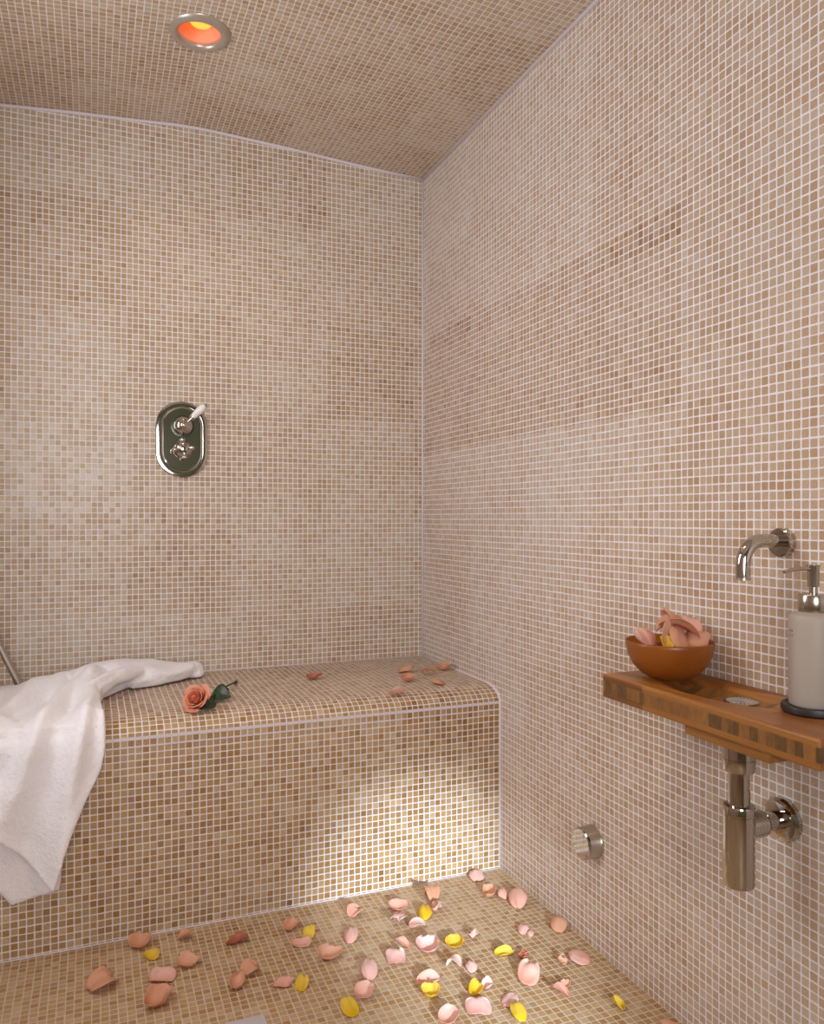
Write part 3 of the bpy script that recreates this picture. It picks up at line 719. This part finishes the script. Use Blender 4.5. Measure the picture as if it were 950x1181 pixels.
# ------------------------------------------------------------------ the rose lying on the bench
head = on_z(226, 809, HB); ax = Vector((-0.50, -0.74, 0.52)).normalized()
hc = on_z(226, 806, HB + 0.029)
t = thing('rose', (head.x, head.y, HB), 'peach rose with dark leaves lying on the bench beside the towel', 'rose')
fx, fy, fz = frame(ax); fl = obj('flower_head', lathe(bmesh.new(), [(0, -0.020), (0.006, -0.020), (0.010, -0.014), (0.013, -0.004), (0.011, 0.012), (0.004, 0.020), (0, 0.021)], hc, ax, n=24), M['rose_heart'], t, sharp=0)
r2 = random.Random(3)
for k in range(17):
    f = k / 16; th = k * 2.3999; r0 = 0.005 + 0.0205 * f ** 0.9; hgt = 0.042 - 0.012 * f; span = 2.6 - 0.8 * f; open_ = 0.002 + 0.014 * f * f
    pts = []; nu, nv = 10, 8
    for j in range(nv + 1):
        v = j / nv
        w = 0.55 + 0.45 * math.sin(PI * min(1, v * 1.15 + 0.05)) if v < 0.8 else 0.78 * math.sqrt(max(0.05, 1 - ((v - 0.8) / 0.23) ** 2)) + 0.1
        for i in range(nu + 1):
            u = i / nu * 2 - 1; a = th + u * span / 2 * w
            rr = r0 * (0.40 + 0.60 * math.sin(v * PI / 2)) + open_ * v ** 3 + 0.0012 * (u + 1) * f
            z = -0.017 + hgt * v - 0.007 * f * max(0, v - 0.7) / 0.3 - 0.003 * u * u * v
            rr += 0.0012 * noise.noise(Vector((u * 2, v * 2, k * 3.3)))
            pts.append(hc + fx * (rr * math.cos(a)) + fy * (rr * math.sin(a)) + fz * z)
    pts = [Vector((p.x, p.y, max(p.z, HB + 0.0015))) for p in pts]
    petal_obj('petal', pts, nu, nv, M['rose_heart'] if k < 5 else M['peach'], parent=fl, thick=0.0008)
def leaf(name, org, dirv, L, W, parent, bend=0.5, lift=0.2, m='leaf', side=0.0, nrm=(0, 0, 1)):
    d = Vector(dirv).normalized(); sd = Vector(nrm).cross(d).normalized(); up = d.cross(sd)
    pts = []; nu, nv = 8, 14
    for j in range(nv + 1):
        v = j / nv; w = (math.sin(PI * v ** 0.8) ** 0.85) * (1 - 0.15 * v) + 0.02
        for i in range(nu + 1):
            u = i / nu * 2 - 1
            p = Vector(org) + d * (L * v) + sd * (u * W / 2 * w) + up * (abs(u) * W * 0.14 * w + lift * L * math.sin(PI * v * 0.9) - bend * L * 0.08 * v * v + side * u * W)
            p.z = max(p.z, HB + 0.0012)
            pts.append(p)
    o = petal_obj(name, pts, nu, nv, M[m], parent=parent, thick=0.0008); return o
back = hc - ax * 0.018
send = on_z(272, 789, HB) + Vector((0, 0, 0.006))
sp1 = catmull([back, back + Vector((0.024, 0.026, -0.004)), (back + send) / 2 + Vector((0.01, 0.0, 0.006)), send], 6)
st = obj('stem', tube(bmesh.new(), sp1, 0.0026, n=12), M['stem'], t, sharp=60)
obj('cut_end', tube(bmesh.new(), [send - (send - sp1[-3]).normalized() * 0.020, send, send + (send - sp1[-3]).normalized() * 0.002], [0.0035, 0.0058, 0.005], n=14), M['stem'], st)
md = sp1[9]
RT = Vector((YC, -YS, 0)); AW = Vector((YS, YC, 0)); NL = Vector((-YS * 0.75, -YC * 0.75, 0.75))
leaf('leaf', on_z(244, 801, HB + 0.016), RT * 0.93 - AW * 0.30 + Vector((0, 0, -0.05)), 0.058, 0.060, t, lift=0.10, nrm=NL)
leaf('leaf', on_z(250, 812, HB + 0.012), -RT * 0.95 - AW * 0.45 + Vector((0, 0, -0.10)), 0.066, 0.040, t, lift=0.10, nrm=NL)
leaf('leaf', on_z(248, 799, HB + 0.014), RT * 0.8 + AW * 0.45 + Vector((0, 0, 0.1)), 0.040, 0.034, t, lift=0.15, nrm=NL)
for a in (-2.6, -1.0, 0.6, 1.8, 2.6):
    d = (fx * math.cos(a) + fy * math.sin(a)) * 0.9 + ax * 0.35
    leaf('sepal', hc - ax * 0.017, d, 0.034, 0.010, fl, lift=0.02)

# ------------------------------------------------------------------ white towel
def towel():
    bm = bmesh.new()
    path = catmull([(0, 2.445, HB + 0.010), (0, 2.425, HB + 0.045), (0, 2.365, HB + 0.072), (0, 2.27, HB + 0.070), (0, 2.17, HB + 0.048), (0, 2.09, HB + 0.032), (0, 2.02, HB + 0.020),
                    (0, 1.975, HB - 0.022), (0, 1.960, HB - 0.085), (0, 1.956, 0.35), (0, 1.952, 0.27), (0, 1.948, 0.20), (0, 1.946, 0.14)], 9)
    path = [Vector((p.y, p.z)) for p in path]
    n = len(path); NUU = 70; XLt = -0.585
    def right(y, z):
        if z > HB - 0.03 and y > 1.99:
            return interp(y, [1.98, 2.03, 2.10, 2.18, 2.26, 2.34, 2.42, 2.45], [0.030, 0.026, 0.022, 0.020, 0.030, 0.075, 0.120, 0.125])
        return interp(z, [0.13, 0.15, 0.19, 0.23, 0.28, 0.35, 0.42, 0.47, 0.50], [-0.088, -0.078, -0.066, -0.056, -0.040, -0.012, 0.020, 0.030, 0.030])
    rows = []
    for k, (y, z) in enumerate(path):
        fwd = path[min(k + 1, n - 1)] - path[max(k - 1, 0)]; nrm = Vector((fwd.y, -fwd.x)).normalized() * -1
        nrm = Vector((-fwd.y, fwd.x)).normalized()
        if nrm.x > 0.0 and k > n // 2: nrm = -nrm
        if nrm.y < 0 and k <= n // 2: nrm = -nrm
        xr = right(y, z); row = []; s_ = k / (n - 1)
        for i in range(NUU + 1):
            u = i / NUU; x = lerp(XLt, xr, u ** 0.8); yy, zz = y, z
            edge = xr - x
            # folds running from the gather on the bench down over the edge
            amp = 0.0
            xs = (x - 0.02) / (0.55 + 0.9 * s_)
            for c, w_, h in ((-0.035, 0.020, 0.018), (-0.075, 0.016, -0.013), (-0.110, 0.018, 0.013), (-0.150, 0.018, -0.012), (-0.20, 0.026, 0.014), (-0.26, 0.03, -0.01), (-0.34, 0.04, 0.01)):
                amp += h * math.exp(-((xs - c * 1.25 - 0.02 * math.sin(s_ * 5)) / w_) ** 2)
            amp *= 0.40 + 1.15 * sstep(0.15, 0.5, s_)
            amp += 0.010 * noise.noise(Vector((x * 9, s_ * 6, 2.2))) + 0.003 * noise.noise(Vector((x * 24, s_ * 17, 5.2)))
            amp += 0.012 * math.exp(-(edge / 0.020) ** 2) * sstep(0.15, 0.35, s_)          # rolled edge
            if s_ < 0.5:                                                                   # heap dies down towards the free end
                dieh = sstep(0.0, 0.06, edge); zz = lerp(HB + 0.008, zz, 0.35 + 0.65 * dieh)
                low = 0.30 + 0.70 * sstep(-0.27, -0.03, x); zz = HB + 0.006 + (zz - HB - 0.006) * lerp(1.0, low, sstep(2.02, 2.15, y))
                dip = -0.040 * math.exp(-((x + 0.115 - (y - 2.2) * 0.45) / 0.028) ** 2) * sstep(2.02, 2.12, y) * sstep(2.44, 2.36, y)
                zz += dip
            yy += nrm.x * amp; zz += nrm.y * amp
            if y > 1.985: zz = max(zz, HB + 0.007)
            if zz < HB - 0.05: yy = min(yy, YB - 0.008)
            hem = 0.163 + max(0.0, (-0.079 - x)) * 1.16                                    # slanted hem of the outer layer
            hem = min(hem, 0.40)
            if zz < 0.42 and hem > 0.150:
                f = (0.42 - zz) / (0.42 - 0.14); zz = lerp(0.42, hem, f) if hem < 0.42 else zz
            row.append(bm.verts.new((x, yy, zz)))
        rows.append(row)
    inner = []
    for k, (y, z) in enumerate(path):
        row = []
        for i in range(NUU + 1):
            p = rows[k][i].co
            if p.y > YB + 0.086: q_ = Vector((p.x, p.y, HB + 0.002)); gap = p.z - q_.z; d_ = Vector((0, 0, 1))
            elif p.z < HB - 0.040: q_ = Vector((p.x, YB - 0.002, p.z)); gap = q_.y - p.y; d_ = Vector((0, -1, 0))
            else:
                a = math.atan2(max(0, YB + 0.086 - p.y) / 0.086, max(0, p.z - HB + 0.04) / 0.04)
                q_ = Vector((p.x, YB + 0.086 - 0.086 * math.sin(a) - 0.001, HB - 0.04 + 0.04 * math.cos(a) + 0.001)); d_ = Vector((0, -math.sin(a), math.cos(a))); gap = (p - q_).dot(d_)
            if gap < 0.009: rows[k][i].co = q_ + d_ * 0.009
            row.append(bm.verts.new(q_))
        inner.append(row)
    for g_, fl_ in ((rows, False), (inner, True)):
        for a, b_ in zip(g_, g_[1:]):
            for i in range(NUU):
                f = (a[i], a[i + 1], b_[i + 1], b_[i]); bm.faces.new(f[::-1] if fl_ else f)
    rim_ = [(0, i) for i in range(NUU)] + [(k, NUU) for k in range(n - 1)] + [(n - 1, i) for i in range(NUU, 0, -1)] + [(k, 0) for k in range(n - 1, 0, -1)]
    for (k0, i0), (k1, i1) in zip(rim_, rim_[1:] + rim_[:1]):
        bm.faces.new((rows[k0][i0], rows[k1][i1], inner[k1][i1], inner[k0][i0]))
    # inner layer, hanging lower, one corner showing below the slanted hem
    NU2, NV2 = 24, 24; lay = []
    for off_ in (0.0, 0.009):
        rr = []
        for k in range(NV2 + 1):
            v = k / NV2; row = []
            for i in range(NU2 + 1):
                u = i / NU2; x = lerp(lerp(-0.33, -0.045, u), lerp(-0.169, -0.068, u), v); z = lerp(0.36, lerp(0.129, 0.148, u), v)
                y = 1.975 + 0.002 * math.sin(x * 60 + v * 2) + 0.002 * noise.noise(Vector((x * 20, z * 20, 1)))
                row.append(bm.verts.new((x, y + off_, z)))
            rr.append(row)
        lay.append(rr)
        for a, b_ in zip(rr, rr[1:]):
            for i in range(NU2):
                f = (a[i], a[i + 1], b_[i + 1], b_[i]); bm.faces.new(f[::-1] if off_ else f)
    rim_ = [(0, i) for i in range(NU2)] + [(k, NU2) for k in range(NV2)] + [(NV2, i) for i in range(NU2, 0, -1)] + [(k, 0) for k in range(NV2, 0, -1)]
    for (k0, i0), (k1, i1) in zip(rim_, rim_[1:] + rim_[:1]):
        bm.faces.new((lay[0][k0][i0], lay[0][k1][i1], lay[1][k1][i1], lay[1][k0][i0]))
    # bunched tail reaching along the back of the bench
    def blob(spine, radii, lift, seed, na=26):
        sp = catmull(spine, 9); nn = len(sp); rings = []
        for k, p in enumerate(sp):
            f = k / (nn - 1) * (len(radii) - 1); i0 = min(int(f), len(radii) - 2); rw = lerp(radii[i0][0], radii[i0 + 1][0], f - i0); rh = lerp(radii[i0][1], radii[i0 + 1][1], f - i0)
            d = (sp[min(k + 1, nn - 1)] - sp[max(k - 1, 0)]); d.z = 0; d.normalize(); sd = Vector((-d.y, d.x, 0))
            ring = []
            for i in range(na):
                a = 2 * PI * i / na
                wob = 1 + 0.26 * noise.noise(Vector((math.cos(a) * 1.3, math.sin(a) * 1.3 + seed, k * 0.16))) + 0.10 * math.sin(a * 3 + k * 0.22)
                q_ = p + sd * (math.cos(a) * rw * wob) + Vector((0, 0, math.sin(a) * rh * wob))
                q_.z = max(q_.z, HB + 0.004); q_.y = min(q_.y, YW - 0.010)
                ring.append(bm.verts.new(q_))
            rings.append(ring)
        for a, b_ in zip(rings, rings[1:]):
            for i in range(na):
                j = (i + 1) % na; bm.faces.new((a[i], a[j], b_[j], b_[i]))
        bm.faces.new(rings[0]); bm.faces.new(rings[-1])
    z = HB
    blob([(-0.06, 2.36, z + .03), (0.00, 2.385, z + .036), (0.10, 2.43, z + .032), (0.20, 2.455, z + .026), (0.275, 2.478, z + .022), (0.315, 2.485, z + .020)], [(.04, .035), (.075, .045), (.076, .040), (.066, .032), (.050, .027), (.026, .018)], 0, 3.3)
    blob([(-0.03, 2.20, z + .03), (0.01, 2.24, z + .040), (0.06, 2.30, z + .050), (0.11, 2.37, z + .046), (0.16, 2.42, z + .034)], [(.020, .022), (.022, .024), (.024, .022), (.026, .020), (.018, .014)], 0, 7.7)
    blob([(0.10, 2.36, z + .018), (0.16, 2.385, z + .020), (0.23, 2.43, z + .018), (0.28, 2.455, z + .014)], [(.020, .016), (.030, .020), (.026, .018), (.012, .010)], 0, 9.1)
    o = obj('towel', bm, M['towel'], None, sharp=0, origin=(-0.1, 2.2, HB))
    rm = o.modifiers.new('weld', 'REMESH'); rm.mode = 'VOXEL'; rm.voxel_size = 0.0042; rm.use_smooth_shade = True
    sm = o.modifiers.new('smooth', 'SMOOTH'); sm.factor = 0.5; sm.iterations = 6
    me = bpy.data.meshes.new_from_object(o.evaluated_get(bpy.context.evaluated_depsgraph_get()))
    o.modifiers.clear(); old = o.data; o.data = me; bpy.data.meshes.remove(old); me.name = 'towel'
    b2 = bmesh.new(); b2.from_mesh(me); seen = set(); best = []
    for v0 in b2.verts:                                # keep the one welded cloth, drop stray crumbs
        if v0 in seen: continue
        st_ = [v0]; isl = []; seen.add(v0)
        while st_:
            v = st_.pop(); isl.append(v)
            for e in v.link_edges:
                ov = e.other_vert(v)
                if ov not in seen: seen.add(ov); st_.append(ov)
        if len(isl) > len(best): best = isl
    keep = set(best); bmesh.ops.delete(b2, geom=[v for v in b2.verts if v not in keep], context='VERTS')
    b2.to_mesh(me); b2.free()
    for p in me.polygons: p.use_smooth = True
    return tag(o, 'white terry towel draped over the left end of the bench', 'towel')
towel()

# ------------------------------------------------------------------ light
w = bpy.data.worlds.new('World'); S.world = w; w.use_nodes = True
w.node_tree.nodes['Background'].inputs[0].default_value = (0.5, 0.45, 0.42, 1); w.node_tree.nodes['Background'].inputs[1].default_value = 0.10
def area(name, loc, target, sx, sy, power, col, spread=180):
    l = bpy.data.lights.new(name, 'AREA'); l.shape = 'RECTANGLE'; l.size = sx; l.size_y = sy; l.energy = power; l.color = col; l.spread = math.radians(spread)
    o = bpy.data.objects.new(name, l); COL.objects.link(o); o.location = loc
    o.rotation_euler = (Vector(target) - Vector(loc)).to_track_quat('-Z', 'Y').to_euler()
    return o
area('daylight_window', (XL + 0.02, 1.50, 1.45), (XR, 1.25, 1.35), 0.8, 0.9, 15.5, (0.91, 0.95, 1.0), 170)
area('front_fill', (-0.10, -1.15, 1.25), (0.62, 2.3, 1.65), 0.9, 0.9, 16, (0.95, 0.96, 1.0), 125)  # added fill from behind the viewer, no door is built there
l = bpy.data.lights.new('warm_fill_spot', 'SPOT'); l.energy = 22; l.color = (1.0, 0.74, 0.50); l.spot_size = math.radians(98); l.spot_blend = 0.9; l.shadow_soft_size = 0.06  # added warm fill for floor and lower walls, without any lamp fitting
o = bpy.data.objects.new('warm_fill_spot', l); COL.objects.link(o); o.location = (0.25, 1.05, 2.20)
l = bpy.data.lights.new('recessed_lamp_light', 'SPOT'); l.energy = 2; l.color = (1.0, 0.6, 0.32); l.spot_size = math.radians(140); l.spot_blend = 0.7; l.shadow_soft_size = 0.03
o = bpy.data.objects.new('recessed_lamp_light', l); COL.objects.link(o); o.location = (LC.x, LC.y, LZ - 0.012)
l = bpy.data.lights.new('low_daylight_beam', 'SPOT'); l.energy = 520; l.color = (0.74, 0.89, 1.0); l.spot_size = math.radians(15.5); l.spot_blend = 1.0; l.shadow_soft_size = 0.05
o = bpy.data.objects.new('low_daylight_beam', l); COL.objects.link(o); o.location = (0.62, -0.9, 0.80)
o.rotation_euler = (Vector((0.83, 1.99, -0.03)) - o.location).to_track_quat('-Z', 'Y').to_euler()

# ------------------------------------------------------------------ camera and view
cd = bpy.data.cameras.new('camera'); cam = bpy.data.objects.new('camera', cd); COL.objects.link(cam)
cam.location = (0, 0, H)
cam.rotation_euler = Vector((YS, YC, 0)).to_track_quat('-Z', 'Y').to_euler()
cd.sensor_fit = 'HORIZONTAL'; cd.sensor_width = 36; cd.lens = F / 950 * 36
cd.shift_y = (CY - 590.5) / 950; cd.clip_start = 0.02
S.camera = cam
S.view_settings.view_transform = 'Standard'; S.view_settings.look = 'None'
S.view_settings.gamma = 1; S.view_settings.use_curve_mapping = False
S.view_settings.exposure = 0.17
